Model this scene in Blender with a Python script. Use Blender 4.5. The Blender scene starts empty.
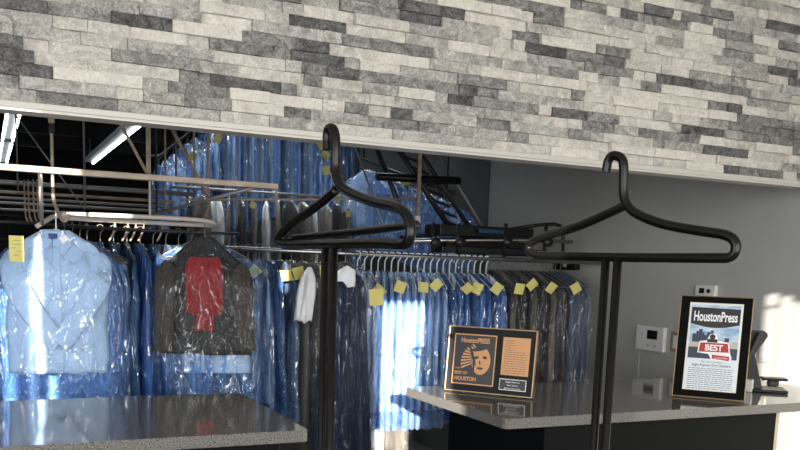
import bpy, bmesh, math, random
from mathutils import Vector, Matrix, noise
R = random.Random(7)
S = bpy.context.scene
COL = S.collection
PI = math.pi

# ------------------------------------------------------------ camera (lens solved from the counter and header edges)
FL, PIT, ROL, YAW, CY = 862.7, .1415, .0332, .4499, 387.8
CF = Vector((math.sin(YAW)*math.cos(PIT), math.cos(YAW)*math.cos(PIT), -math.sin(PIT)))
r0 = Vector((math.cos(YAW), -math.sin(YAW), 0)); u0 = r0.cross(CF)
CR = r0*math.cos(ROL)+u0*math.sin(ROL); CU = u0*math.cos(ROL)-r0*math.sin(ROL)
CP = Vector((0, 0, 1.55))
cd = bpy.data.cameras.new('camera'); cam = bpy.data.objects.new('camera', cd); COL.objects.link(cam)
cam.matrix_world = Matrix.Translation(CP) @ Matrix((CR, CU, -CF)).transposed().to_4x4()
cd.sensor_width = 36; cd.lens = FL/800*36; cd.shift_y = (CY-225)/800; cd.clip_start = .05
S.camera = cam

# ------------------------------------------------------------ world, sun, storefront daylight, added fill lights, exposure
w = bpy.data.worlds.new('world'); S.world = w; w.use_nodes = True
w.node_tree.nodes['Background'].inputs[0].default_value = (.62, .74, .95, 1)
w.node_tree.nodes['Background'].inputs[1].default_value = .9
SUN = Vector((.39, 1, -.2))
sd = bpy.data.lights.new('sun', 'SUN'); so = bpy.data.objects.new('sun', sd); COL.objects.link(so)
sd.energy = 19; sd.color = (1, .93, .82); sd.angle = .0035
so.location = (-3, -6, 5); so.rotation_euler = SUN.to_track_quat('-Z', 'Y').to_euler()
def area(name, loc, d, sx, sy, e, c):
    l = bpy.data.lights.new(name, 'AREA'); l.shape = 'RECTANGLE'; l.size = sx; l.size_y = sy; l.energy = e; l.color = c
    o = bpy.data.objects.new(name, l); COL.objects.link(o); o.location = loc
    o.rotation_euler = Vector(d).to_track_quat('-Z', 'Y').to_euler(); return o
area('storefront_daylight', (.2, -1.62, 1.75), (0, 1, 0), 5.4, 1.9, 135, (1, .97, .92))
area('side_fill_added', (-2.95, .4, 1.7), (1, .15, 0), 2.6, 1.5, 46, (1, .99, .97))  # added fill from the left, brightens the side wall and header
area('rear_fill_added', (1.2, 5.75, 3.22), (0, -.1, -1), 2.4, .5, 20, (.93, .97, 1)).data.spread = math.radians(100)  # added overhead fill, hidden by the header, brightens the high garments
vs = S.view_settings
vs.view_transform = 'Standard'; vs.look = 'None'; vs.gamma = 1; vs.use_curve_mapping = False; vs.exposure = .45
S.cycles.transparent_max_bounces = 24
S.cycles.max_bounces = 8

def ray(x, y): return CF + CR*((x-400)/FL) - CU*((y-CY)/FL)
def at(x, y, X=None, Y=None, Z=None, D=None):
    d = ray(x, y)
    t = D if D is not None else (X/d.x if X is not None else Y/d.y if Y is not None else (Z-CP.z)/d.z)
    return CP + d*t

# ------------------------------------------------------------ materials
def mat(name, col, rough=.6, metal=0, bump=None, emit=None, spec=.5, coat=0, trans=0, alpha=1):
    m = bpy.data.materials.new(name); m.use_nodes = True
    nt = m.node_tree; b = nt.nodes['Principled BSDF']
    b.inputs['Base Color'].default_value = (*col, 1); b.inputs['Roughness'].default_value = rough
    b.inputs['Metallic'].default_value = metal; b.inputs['Specular IOR Level'].default_value = spec
    b.inputs['Coat Weight'].default_value = coat; b.inputs['Coat Roughness'].default_value = .1
    b.inputs['Alpha'].default_value = alpha
    if emit: b.inputs['Emission Color'].default_value = (*emit[0], 1); b.inputs['Emission Strength'].default_value = emit[1]
    if bump:
        sc, st, dist, ms = bump
        tc = nt.nodes.new('ShaderNodeTexCoord'); mp = nt.nodes.new('ShaderNodeMapping'); nz = nt.nodes.new('ShaderNodeTexNoise')
        bp = nt.nodes.new('ShaderNodeBump'); mp.inputs['Scale'].default_value = ms
        nz.inputs['Scale'].default_value = sc; nz.inputs['Detail'].default_value = 5
        bp.inputs['Strength'].default_value = st; bp.inputs['Distance'].default_value = dist
        nt.links.new(tc.outputs['Object'], mp.inputs[0]); nt.links.new(mp.outputs[0], nz.inputs['Vector'])
        nt.links.new(nz.outputs['Fac'], bp.inputs['Height']); nt.links.new(bp.outputs[0], b.inputs['Normal'])
    return m
def varied(name, c1, c2, scale, rough, lo=.35, hi=.65, ms=(1, 1, 1), detail=6, bump=0, dist=.003, spec=.5, coat=0, metal=0):
    m = mat(name, c1, rough, metal, spec=spec, coat=coat); nt = m.node_tree; b = nt.nodes['Principled BSDF']
    tc = nt.nodes.new('ShaderNodeTexCoord'); mp = nt.nodes.new('ShaderNodeMapping'); nz = nt.nodes.new('ShaderNodeTexNoise')
    cr = nt.nodes.new('ShaderNodeValToRGB'); mp.inputs['Scale'].default_value = ms
    nz.inputs['Scale'].default_value = scale; nz.inputs['Detail'].default_value = detail
    cr.color_ramp.elements[0].position = lo; cr.color_ramp.elements[1].position = hi
    cr.color_ramp.elements[0].color = (*c1, 1); cr.color_ramp.elements[1].color = (*c2, 1)
    nt.links.new(tc.outputs['Object'], mp.inputs[0]); nt.links.new(mp.outputs[0], nz.inputs['Vector'])
    nt.links.new(nz.outputs['Fac'], cr.inputs[0]); nt.links.new(cr.outputs[0], b.inputs['Base Color'])
    if bump:
        bp = nt.nodes.new('ShaderNodeBump'); bp.inputs['Strength'].default_value = bump; bp.inputs['Distance'].default_value = dist
        nt.links.new(nz.outputs['Fac'], bp.inputs['Height']); nt.links.new(bp.outputs[0], b.inputs['Normal'])
    return m
def film(name, tint, body, fac, rough=.10, ms=(1, 1, .33), sc=16, st=.9, ior=1.38, crease=.48):
    m = bpy.data.materials.new(name); m.use_nodes = True; nt = m.node_tree; b = nt.nodes['Principled BSDF']
    b.inputs['Base Color'].default_value = (*body, 1); b.inputs['Roughness'].default_value = .25
    b.inputs['Specular IOR Level'].default_value = .4
    N = nt.nodes.new; L = nt.links.new
    tr = N('ShaderNodeBsdfTransparent'); tr.inputs[0].default_value = (*tint, 1)
    gl = N('ShaderNodeBsdfGlossy'); gl.inputs['Roughness'].default_value = rough; gl.inputs[0].default_value = (.85, .88, .92, 1)
    mx = N('ShaderNodeMixShader'); mx2 = N('ShaderNodeMixShader'); fr = N('ShaderNodeFresnel')
    tc = N('ShaderNodeTexCoord'); mp = N('ShaderNodeMapping'); mp.inputs['Scale'].default_value = ms
    oi = N('ShaderNodeObjectInfo'); off = N('ShaderNodeVectorMath'); off.operation = 'ADD'; osc = N('ShaderNodeVectorMath'); osc.operation = 'SCALE'; osc.inputs['Scale'].default_value = 1.3
    L(oi.outputs['Location'], osc.inputs[0]); L(tc.outputs['Object'], off.inputs[0]); L(osc.outputs[0], off.inputs[1]); L(off.outputs[0], mp.inputs[0])
    wz = N('ShaderNodeTexNoise'); wz.inputs['Scale'].default_value = 7; wz.inputs['Detail'].default_value = 3
    wsc = N('ShaderNodeVectorMath'); wsc.operation = 'SCALE'; wsc.inputs['Scale'].default_value = .16
    wad = N('ShaderNodeVectorMath'); wad.operation = 'ADD'
    L(mp.outputs[0], wz.inputs['Vector']); L(wz.outputs['Color'], wsc.inputs[0]); L(wsc.outputs[0], wad.inputs[0]); L(mp.outputs[0], wad.inputs[1])
    hs = []
    for k, wgt, cap in ((sc, 1.0, .16), (sc*2.6, .4, .16)):
        vo = N('ShaderNodeTexVoronoi'); vo.feature = 'DISTANCE_TO_EDGE'; vo.inputs['Scale'].default_value = k
        mn = N('ShaderNodeMath'); mn.operation = 'MINIMUM'; mn.inputs[1].default_value = cap
        ml = N('ShaderNodeMath'); ml.operation = 'MULTIPLY'; ml.inputs[1].default_value = wgt
        L(wad.outputs[0], vo.inputs['Vector']); L(vo.outputs['Distance'], mn.inputs[0]); L(mn.outputs[0], ml.inputs[0]); hs.append(ml)
    nz = N('ShaderNodeTexNoise'); nz.inputs['Scale'].default_value = sc*.9; nz.inputs['Detail'].default_value = 2; L(wad.outputs[0], nz.inputs['Vector'])
    ad = N('ShaderNodeMath'); ad.operation = 'ADD'; L(hs[0].outputs[0], ad.inputs[0]); L(hs[1].outputs[0], ad.inputs[1])
    ad2 = N('ShaderNodeMath'); ad2.operation = 'MULTIPLY_ADD'; ad2.inputs[1].default_value = .45; L(nz.outputs['Fac'], ad2.inputs[0]); L(ad.outputs[0], ad2.inputs[2])
    bp = N('ShaderNodeBump'); bp.inputs['Strength'].default_value = st; bp.inputs['Distance'].default_value = .03
    L(ad2.outputs[0], bp.inputs['Height'])
    L(bp.outputs[0], b.inputs['Normal']); L(bp.outputs[0], gl.inputs['Normal']); fr.inputs['IOR'].default_value = ior
    mx.inputs[0].default_value = fac; L(tr.outputs[0], mx.inputs[1]); L(b.outputs[0], mx.inputs[2])
    cz = N('ShaderNodeTexVoronoi'); cz.feature = 'DISTANCE_TO_EDGE'; cz.inputs['Scale'].default_value = sc*.8; L(wad.outputs[0], cz.inputs['Vector'])
    cm = N('ShaderNodeMapRange'); cm.inputs[1].default_value = 0; cm.inputs[2].default_value = .05; cm.inputs[3].default_value = crease; cm.inputs[4].default_value = 0
    L(cz.outputs['Distance'], cm.inputs[0]); fa = N('ShaderNodeMath'); fa.operation = 'ADD'; fm = N('ShaderNodeMath'); fm.operation = 'MINIMUM'; fm.inputs[1].default_value = .2; L(fr.outputs[0], fm.inputs[0]); L(fm.outputs[0], fa.inputs[0]); L(cm.outputs[0], fa.inputs[1])
    L(fa.outputs[0], mx2.inputs[0]); L(mx.outputs[0], mx2.inputs[1]); L(gl.outputs[0], mx2.inputs[2])
    L(mx2.outputs[0], nt.nodes['Material Output'].inputs['Surface'])
    return m
M = {}
M['wall'] = varied('grey_wall_paint', (.42, .42, .40), (.46, .46, .44), 3, .42, bump=.05)
M['rear_wall'] = varied('rear_wall_shade_grey', (.07, .07, .07), (.10, .10, .10), 2, .5)  # shade on the far stretch of side wall put into its colour
M['front_wall'] = mat('shop_plaster', (.62, .60, .56), .9)
M['ceil'] = mat('shop_ceiling', (.5, .49, .46), .9)
M['dark_ceil'] = varied('black_sprayed_roof_deck', (.006, .006, .007), (.02, .02, .021), 4, .9)
M['dark_wall'] = varied('dark_rear_wall', (.014, .014, .016), (.03, .03, .032), 2, .9)
M['floor'] = varied('floor_tile', (.10, .095, .09), (.15, .14, .13), 6, .35)
M['trim'] = mat('painted_trim', (.50, .475, .44), .45)
M['rod'] = mat('pale_edge_bead', (.5, .48, .44), .4)
M['black'] = mat('gloss_black_tube', (.003, .003, .003), .24, 0, spec=.28)
M['blk'] = mat('black_metal', (.006, .006, .006), .45, spec=.3)
M['blkp'] = mat('black_plastic', (.005, .005, .006), .32, spec=.3)
M['cab'] = mat('charcoal_laminate', (.004, .005, .0055), .6, spec=.1)
M['cabedge'] = mat('beige_edge_strip', (.5, .42, .33), .6)
M['beige'] = varied('beige_painted_steel', (.20, .155, .115), (.33, .27, .21), 12, .45, ms=(1, 1, 3))
M['ivory'] = mat('ivory_painted_rail', (.50, .45, .41), .4)
M['steel'] = mat('galvanised_steel', (.25, .25, .245), .45, .6)
M['dsteel'] = mat('dark_conveyor_steel', (.035, .035, .037), .35, .6)
M['chrome'] = mat('worn_chrome', (.5, .49, .47), .25, 1)
M['wp'] = mat('white_plastic', (.72, .72, .70), .35)
M['hook'] = mat('white_hanger_plastic', (.62, .66, .70), .35)
M['wire'] = mat('hanger_wire', (.16, .15, .14), .45, .6)
M['tag'] = varied('yellow_paper', (.62, .56, .17), (.68, .62, .22), 8, .8)
M['ink'] = mat('pencil_grey_ink', (.28, .25, .12), .8)
M['white_cloth'] = mat('white_cotton', (.80, .82, .86), .8, bump=(14, .5, .02, (1, 1, .5)))
M['shirt_cloth'] = mat('white_shirt_cotton', (.80, .83, .88), .85, bump=(9, .35, .015, (1, 1, .7)))
M['blue_cloth'] = mat('blue_cotton', (.10, .22, .50), .8, bump=(14, .5, .02, (1, 1, .5)))
M['dblue_cloth'] = mat('dark_blue_cloth', (.02, .05, .14), .8, bump=(14, .5, .02, (1, 1, .5)))
M['slate_cloth'] = mat('slate_blue_cloth', (.035, .06, .13), .8, bump=(14, .5, .02, (1, 1, .5)))
M['brown_cloth'] = mat('dark_brown_cloth', (.045, .038, .034), .9, bump=(14, .5, .02, (1, 1, .5)))
M['dark_cloth'] = mat('black_wool', (.016, .016, .018), .9, bump=(14, .5, .02, (1, 1, .5)))
M['grey_cloth'] = mat('taupe_grey_cloth', (.16, .14, .12), .9, bump=(14, .5, .02, (1, 1, .5)))
M['tan_cloth'] = mat('tan_cloth', (.45, .33, .22), .9, bump=(14, .5, .02, (1, 1, .5)))
M['navy_cloth'] = mat('navy_sequin_cloth', (.007, .019, .062), .5, spec=.3, bump=(90, .8, .01, (1, 1, .6)))
M['red_cloth'] = mat('crimson_knit', (.24, .004, .009), .85, bump=(40, .5, .01, (1, 1, .5)))
M['film_blue'] = film('blue_garment_film', (.70, .84, 1), (.30, .48, .80), .30)
M['film_royal'] = film('deep_blue_garment_film', (.50, .64, .92), (.11, .26, .58), .36)
M['film_clear'] = film('clear_garment_film', (.96, .97, .98), (.5, .51, .53), .03, crease=.09, rough=.16, ior=1.28)
M['film_pale'] = film('pale_blue_garment_film', (.75, .87, 1), (.28, .50, .95), .14, sc=13, ms=(1, 1, .6), crease=.2)

# quartz: dark speckled face, seen at a grazing angle it mirrors the garments
def quartz():
    m = mat('grey_speckled_quartz', (.2, .2, .2), .07, spec=.5); nt = m.node_tree; b = nt.nodes['Principled BSDF']
    tc = nt.nodes.new('ShaderNodeTexCoord'); n1 = nt.nodes.new('ShaderNodeTexNoise'); n1.inputs['Scale'].default_value = 260; n1.inputs['Detail'].default_value = 2
    cr = nt.nodes.new('ShaderNodeValToRGB'); e = cr.color_ramp.elements
    e[0].position = .36; e[0].color = (.035, .03, .028, 1); e[1].position = .46; e[1].color = (.155, .15, .14, 1)
    x = e.new(.62); x.color = (.18, .172, .162, 1); x = e.new(.7); x.color = (.34, .33, .31, 1)
    nt.links.new(tc.outputs['Object'], n1.inputs['Vector']); nt.links.new(n1.outputs['Fac'], cr.inputs[0]); nt.links.new(cr.outputs[0], b.inputs['Base Color'])
    return m
M['quartz'] = quartz()
def stone():
    m = mat('split_face_marble', (.5, .5, .5), .8); nt = m.node_tree; b = nt.nodes['Principled BSDF']; L = nt.links.new
    at_ = nt.nodes.new('ShaderNodeVertexColor'); at_.layer_name = 'tone'
    tc = nt.nodes.new('ShaderNodeTexCoord')
    sp = nt.nodes.new('ShaderNodeVectorMath'); sp.operation = 'ADD'
    L(tc.outputs['Object'], sp.inputs[0])
    sc = nt.nodes.new('ShaderNodeVectorMath'); sc.operation = 'SCALE'; sc.inputs['Scale'].default_value = 9
    L(at_.outputs['Color'], sc.inputs[0]); L(sc.outputs[0], sp.inputs[1])
    n1 = nt.nodes.new('ShaderNodeTexNoise'); n1.inputs['Scale'].default_value = 16; n1.inputs['Detail'].default_value = 8; n1.inputs['Distortion'].default_value = 1.6; n1.inputs['Roughness'].default_value = .65
    L(sp.outputs[0], n1.inputs['Vector'])
    mr = nt.nodes.new('ShaderNodeMapRange'); mr.inputs[1].default_value = .3; mr.inputs[2].default_value = .7; mr.inputs[3].default_value = .55; mr.inputs[4].default_value = 1.38
    L(n1.outputs['Fac'], mr.inputs[0])
    vm = nt.nodes.new('ShaderNodeVectorMath'); vm.operation = 'SCALE'
    n3 = nt.nodes.new('ShaderNodeTexNoise'); n3.inputs['Scale'].default_value = 150; n3.inputs['Detail'].default_value = 4; n3.inputs['Roughness'].default_value = .8
    L(sp.outputs[0], n3.inputs['Vector'])
    m3 = nt.nodes.new('ShaderNodeMapRange'); m3.inputs[1].default_value = .36; m3.inputs[2].default_value = .64; m3.inputs[3].default_value = -1; m3.inputs[4].default_value = 1
    k1 = nt.nodes.new('ShaderNodeMath'); k1.operation = 'SUBTRACT'; k1.inputs[0].default_value = .80; L(at_.outputs['Color'], k1.inputs[1])
    k2 = nt.nodes.new('ShaderNodeMath'); k2.operation = 'MULTIPLY'; L(n3.outputs['Fac'], m3.inputs[0]); L(m3.outputs[0], k2.inputs[0]); L(k1.outputs[0], k2.inputs[1])
    k3 = nt.nodes.new('ShaderNodeMath'); k3.operation = 'MULTIPLY_ADD'; k3.inputs[1].default_value = .85; k3.inputs[2].default_value = 1; L(k2.outputs[0], k3.inputs[0])
    k4 = nt.nodes.new('ShaderNodeMapRange'); k4.inputs[1].default_value = .3; k4.inputs[2].default_value = .7; k4.inputs[3].default_value = -1; k4.inputs[4].default_value = 1; L(n1.outputs['Fac'], k4.inputs[0])
    k5 = nt.nodes.new('ShaderNodeMath'); k5.operation = 'MULTIPLY'; L(k4.outputs[0], k5.inputs[0]); L(k1.outputs[0], k5.inputs[1])
    k6 = nt.nodes.new('ShaderNodeMath'); k6.operation = 'MULTIPLY_ADD'; k6.inputs[1].default_value = 1.25; k6.inputs[2].default_value = 1; L(k5.outputs[0], k6.inputs[0])
    mm = nt.nodes.new('ShaderNodeMath'); mm.operation = 'MULTIPLY'; L(k6.outputs[0], mm.inputs[0]); L(k3.outputs[0], mm.inputs[1])
    L(at_.outputs['Color'], vm.inputs[0]); L(mm.outputs[0], vm.inputs['Scale']); L(vm.outputs[0], b.inputs['Base Color'])
    n2 = nt.nodes.new('ShaderNodeTexNoise'); n2.inputs['Scale'].default_value = 55; n2.inputs['Detail'].default_value = 8; n2.inputs['Roughness'].default_value = .7
    L(tc.outputs['Object'], n2.inputs['Vector'])
    bp = nt.nodes.new('ShaderNodeBump'); bp.inputs['Strength'].default_value = .9; bp.inputs['Distance'].default_value = .018
    L(n2.outputs['Fac'], bp.inputs['Height']); L(bp.outputs[0], b.inputs['Normal'])
    return m
M['stone'] = stone()

# ------------------------------------------------------------ mesh helpers
def obj(name, bm, m, parent=None, smooth=False):
    me = bpy.data.meshes.new(name); bm.to_mesh(me); bm.free()
    for mm in (m if isinstance(m, (list, tuple)) else [m]): me.materials.append(mm)
    if smooth:
        for p in me.polygons: p.use_smooth = True
    o = bpy.data.objects.new(name, me); COL.objects.link(o)
    if parent: o.parent = parent
    return o
def box(bm, x0, x1, y0, y1, z0, z1, mtx=None, bev=0):
    r = bmesh.ops.create_cube(bm, size=1); vs_ = r['verts']
    T = Matrix.Translation(((x0+x1)/2, (y0+y1)/2, (z0+z1)/2)) @ Matrix.Diagonal((x1-x0, y1-y0, z1-z0, 1))
    bmesh.ops.transform(bm, matrix=(mtx @ T if mtx else T), verts=vs_)
    if bev:
        es = list({e for v in vs_ for e in v.link_edges})
        bmesh.ops.bevel(bm, geom=es, offset=bev, segments=2, affect='EDGES', profile=.5)
def B(*a, **k):
    bm = bmesh.new(); box(bm, *a, **k); return bm
def cyl(bm, p, q, r, n=12, r2=None):
    tube(bm, [p, q], r, n, radii=None if r2 is None else [r, r2])
def tube(bm, pts, r, n=8, closed=False, radii=None, flat=1.0):
    pts = [Vector(p) for p in pts]; N = len(pts); rings = []
    up = None
    for i, p in enumerate(pts):
        if closed: t = (pts[(i+1) % N]-pts[i-1])
        else: t = pts[min(i+1, N-1)]-pts[max(i-1, 0)]
        t = t.normalized() if t.length > 1e-9 else Vector((0, 0, 1))
        if up is None:
            up = Vector((0, 0, 1)) if abs(t.z) < .9 else Vector((1, 0, 0))
        a = (up - t*up.dot(t)); a = a.normalized() if a.length > 1e-6 else t.orthogonal().normalized()
        up = a; b = t.cross(a); rr = radii[i] if radii else r
        rings.append([bm.verts.new(p + (a*math.cos(2*PI*k/n)*flat + b*math.sin(2*PI*k/n))*rr) for k in range(n)])
    for i in range(N if closed else N-1):
        A, C_ = rings[i], rings[(i+1) % N]
        for k in range(n): bm.faces.new((A[k], A[(k+1) % n], C_[(k+1) % n], C_[k]))
    if not closed:
        bm.faces.new(rings[0][::-1]); bm.faces.new(rings[-1])
def chaikin(pts, it=2, closed=False):
    pts = [Vector(p) for p in pts]
    for _ in range(it):
        out = [] if closed else [pts[0]]
        for i in range(len(pts) if closed else len(pts)-1):
            a, b = pts[i], pts[(i+1) % len(pts)]; out += [a*.75+b*.25, a*.25+b*.75]
        if not closed: out.append(pts[-1])
        pts = out
    return pts
def TB(pts, r, n=8, it=0, **k):
    bm = bmesh.new(); tube(bm, chaikin(pts, it) if it else pts, r, n, **k); return bm
def prism(bm, poly, z0, z1, mtx=None):   # poly in local xy, extruded in z
    lo = [bm.verts.new((x, y, z0)) for x, y in poly]; hi = [bm.verts.new((x, y, z1)) for x, y in poly]
    n = len(poly); bm.faces.new(lo[::-1]); bm.faces.new(hi)
    for i in range(n): bm.faces.new((lo[i], lo[(i+1) % n], hi[(i+1) % n], hi[i]))
    if mtx: bmesh.ops.transform(bm, matrix=mtx, verts=lo+hi)
def tag(o, label, cat, group=None):
    o['label'] = label; o['category'] = cat
    if group: o['group'] = group
    return o
def thing(name, label, cat, loc=(0, 0, 0), rz=0, group=None):
    o = bpy.data.objects.new(name, None); COL.objects.link(o); o.empty_display_size = .1
    o.location = loc; o.rotation_euler = (0, 0, rz); return tag(o, label, cat, group)
def struct(name, bm, m, smooth=False):
    o = obj(name, bm, m, None, smooth); o['kind'] = 'structure'; return o
def text(body, size, mtx, m, parent, name, sx=1.0, align='LEFT', depth=.0004, bold=0):
    cu = bpy.data.curves.new(name, 'FONT'); cu.body = body; cu.size = size; cu.align_x = align; cu.extrude = depth; cu.offset = bold
    o_ = bpy.data.objects.new(name, cu); me = bpy.data.meshes.new_from_object(o_); bpy.data.objects.remove(o_)
    me.transform(mtx @ Matrix.Diagonal((sx, 1, 1, 1))); me.materials.append(m)
    o = bpy.data.objects.new(name, me); COL.objects.link(o); o.parent = parent; return o

# ------------------------------------------------------------ the building
XW = 3.42; HY = 2.75; HB = 1.97; CZ = 1.05
FY = -1.7
struct('floor', B(-3.1, 3.6, -1.8, 16.1, -.1, 0), M['floor'])
struct('ceiling', B(-3.1, 3.6, -1.8, 2.77, 3.0, 3.1), M['ceil'])
struct('ceiling_rear', B(-3.1, 3.6, 2.77, 16.1, 3.3, 3.4), M['dark_ceil'])
struct('wall_right', B(XW, XW+.14, -1.8, 5.66, 0, 3.3), M['wall'])
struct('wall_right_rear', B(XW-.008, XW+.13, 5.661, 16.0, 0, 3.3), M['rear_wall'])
struct('wall_back', B(-3.1, 3.6, 16, 16.14, 0, 3.3), M['dark_wall'])
bm = bmesh.new()
box(bm, -3.1, -2.98, -1.8, -.9, 0, 3.1); box(bm, -3.1, -2.98, 1.7, 2.75, 0, 3.1)
box(bm, -3.1, -2.98, -.9, 1.7, 0, .9); box(bm, -3.1, -2.98, -.9, 1.7, 2.5, 3.1)  # side opening added for the left fill
struct('wall_left', bm, M['front_wall'])
struct('wall_left_rear', B(-3.1, -2.98, 2.77, 16.1, 0, 3.3), M['dark_wall'])
bm = bmesh.new()                                   # storefront wall round one long window
box(bm, -2.98, 3.42, FY-.1, FY, 0, .75); box(bm, -2.98, 3.42, FY-.1, FY, 2.86, 3.0)
box(bm, -2.98, -2.75, FY-.1, FY, .75, 2.86); box(bm, 3.1, 3.42, FY-.1, FY, .75, 2.86)
struct('wall_front', bm, M['front_wall'])
# unseen blocker added outside, gaps shaped to pass narrow blades of low sun
gaps = [(-2.98, -2.93, 2.3, 2.95), (-2.79, -2.765, 2.2, 3.12), (-2.715, -2.47, 3.215, 3.29), (-2.39, -2.29, 3.09, 3.2), (-1.86, -1.82, 3.04, 3.2), (-1.29, -1.05, 2.0, 2.98), (.678, .7045, 1.3, 2.868), (.7045, .7115, 1.3, 2.80), (.7115, .735, 1.3, 2.845), (.735, .755, 1.3, 2.81), (.755, 1.5, 1.3, 2.785)]
bm = bmesh.new(); xs = -7.5
for g in gaps:
    box(bm, xs, g[0], -4.008, -4, 0, 5.4); box(bm, g[0], g[1], -4.008, -4, 0, g[2]); box(bm, g[0], g[1], -4.008, -4, g[3], 5.4); xs = g[1]
box(bm, xs, 6, -4.008, -4, 0, 5.4); box(bm, .67, .705, -4.007, -4.001, 2.800, 2.814)
struct('wall_sun_blocker', bm, M['front_wall'])
struct('floor_pavement', B(-7.5, 6, -4.15, -1.8, -.1, 0), M['floor'])

# stone header: split-face ledger stones, one relief mesh
bm = bmesh.new(); cl = bm.loops.layers.float_color.new('tone')
ch = .0352; z = HB; row = 0
XC = [0]
tones = [((.66, .625, .57), .42), ((.43, .415, .39), .25), ((.25, .246, .236), .20), ((.13, .13, .13), .13)]
def pick():
    t = R.random()*(.97 if XC[0] > .9 else 1) if XC[0] > .9 else .05+R.random()*.95
    for c, p in tones:
        if t < p: break
        t -= p
    k = R.uniform(.86, 1.12); return (c[0]*k, c[1]*k, c[2]*k)
while z < 3.0:
    x = -1.6 - R.uniform(0, .2)
    prev = None
    while x < XW:
        L_ = R.choice([.06, .09, .13, .16, .19, .23]) * R.uniform(.85, 1.15); x1 = min(x+L_, XW)
        XC[0] = x; c = pick(); d = R.uniform(.0, .020); nx = max(2, int((x1-x)/.018)); nz_ = 3
        g = []
        for j in range(nz_+1):
            rw = []
            for i in range(nx+1):
                xx = x+.0006+(x1-x-.0012)*i/nx; zz = z+.0005+(ch-.001)*j/nz_
                e = noise.noise(Vector((xx*22, zz*34, row*3.1+x*9)))*.007 + noise.noise(Vector((xx*60, zz*70, 5)))*.002
                if i in (0, nx) or j in (0, nz_): e -= .0015
                rw.append(bm.verts.new((xx, HY-d-e, zz)))
            g.append(rw)
        fs = [bm.faces.new((g[j][i], g[j][i+1], g[j+1][i+1], g[j+1][i])) for j in range(nz_) for i in range(nx)]
        ring = g[0] + [g[j][nx] for j in range(1, nz_+1)] + g[nz_][:-1][::-1] + [g[j][0] for j in range(nz_-1, 0, -1)]
        back = [bm.verts.new((v.co.x, HY+.02, v.co.z)) for v in ring]
        n = len(ring)
        fs += [bm.faces.new((ring[(k+1) % n], ring[k], back[k], back[(k+1) % n])) for k in range(n)]
        for f in fs:
            for l in f.loops: l[cl] = (*c, 1)
        x = x1
    z += ch; row += 1
struct('wall_header', bm, M['stone'])
struct('wall_header_core', B(-2.98, XW, HY+.021, HY+.125, HB, 3.3), M['front_wall'])
bm = bmesh.new(); box(bm, -2.98, XW, HY-.018, HY+.128, 1.952, HB-.0005, bev=.002)
struct('trim_1', bm, M['trim'])
struct('trim_2', B(-2.98, XW, HY-.016, HY-.008, 1.944, 1.9515), M['rod'])

# ------------------------------------------------------------ counters
def counter(x0, x1, label, base):
    t = thing('service_counter', label, 'counter', (x0, 2.41, 0))
    wd, dp = x1-x0, .77
    bm = bmesh.new(); prism(bm, [(0, .018), (.005, .005), (.018, 0), (wd-.018, 0), (wd-.005, .005), (wd, .018), (wd, dp-.012), (wd-.012, dp), (.012, dp), (0, dp-.012)], CZ-.036, CZ)
    bmesh.ops.bevel(bm, geom=[e for e in bm.edges if abs(e.verts[0].co.z-e.verts[1].co.z) < 1e-5], offset=.0025, segments=2, affect='EDGES')
    obj('countertop', bm, M['quartz'], t)
    b0, b1 = base
    obj('cabinet_body', B(b0-x0, b1-x0, .07, dp-.03, .1, CZ-.0365), M['cab'], t)
    obj('toe_kick', B(b0-x0+.03, b1-x0-.03, .12, dp-.06, 0, .0995), M['blk'], t)
    n = 1; pw = (b1-b0)/n
    for i in range(n):
        obj('front_panel', B(b0-x0+i*pw+.0015, b0-x0+(i+1)*pw-.0015, .052, .0695, .105, CZ-.042, bev=.001), M['cab'], t)
    return t, b1-x0
counter(-1.4, .866, 'grey quartz counter at lower left with dark base under the hanging white shirt', (-1.38, .79))
t, e = counter(1.56, XW-.004, 'long grey quartz counter at right carrying the two framed awards', (1.757, 2.90))
obj('edge_strip', B(e+.0005, e+.02, .055, .74, 0, CZ-.037), M['cabedge'], t)['label'] = 'beige end strip'

# ------------------------------------------------------------ black hanger stands
def stand(label, A, Bp, loop, hook_pts, poles, rear=None, r=.0092, split=None):
    A = at(*A[:2], D=A[2]); Bp = at(*Bp[:2], D=Bp[2]); e = Vector((Bp.x-A.x, Bp.y-A.y, 0)).normalized(); n = Vector((-e.y, e.x, 0))
    def P(q):
        d = ray(*q); tt = (A-CP).dot(n)/d.dot(n); return CP+d*tt
    mid = P(poles[0]); t = thing('hanger_display_stand', label, 'stand', (mid.x, mid.y, 0))
    loc = Vector((mid.x, mid.y, 0)); L = lambda p: p-loc
    lp = [L(P(q)) for q in hook_pts+loop]
    c = chaikin(lp, 3)
    obj('hanger_frame', TB(c, r, 16), M['black'], t, True)
    for q in poles:
        p = L(P(q)); 
        obj('pole', TB([Vector((p.x, p.y, .02)), Vector((p.x, p.y, p.z))], .0088, 14), M['black'], t, True)
    if rear:
        a, b = [L(P(q)) for q in rear]; off = n*(.03 if n.dot(CF) > 0 else -.03)
        obj('trouser_bar', TB([a, a+off, b+off, b], .008, 12, 2), M['black'], t, True)
    bm = bmesh.new(); bmesh.ops.create_cone(bm, cap_ends=True, segments=40, radius1=.16, radius2=.155, depth=.02)
    bmesh.ops.translate(bm, vec=(L(P(poles[0])).lerp(L(P(poles[1])), .5)).to_2d().to_3d()+Vector((0, 0, .01)), verts=bm.verts)
    obj('base_plate', bm, M['black'], t)
    return t
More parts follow.
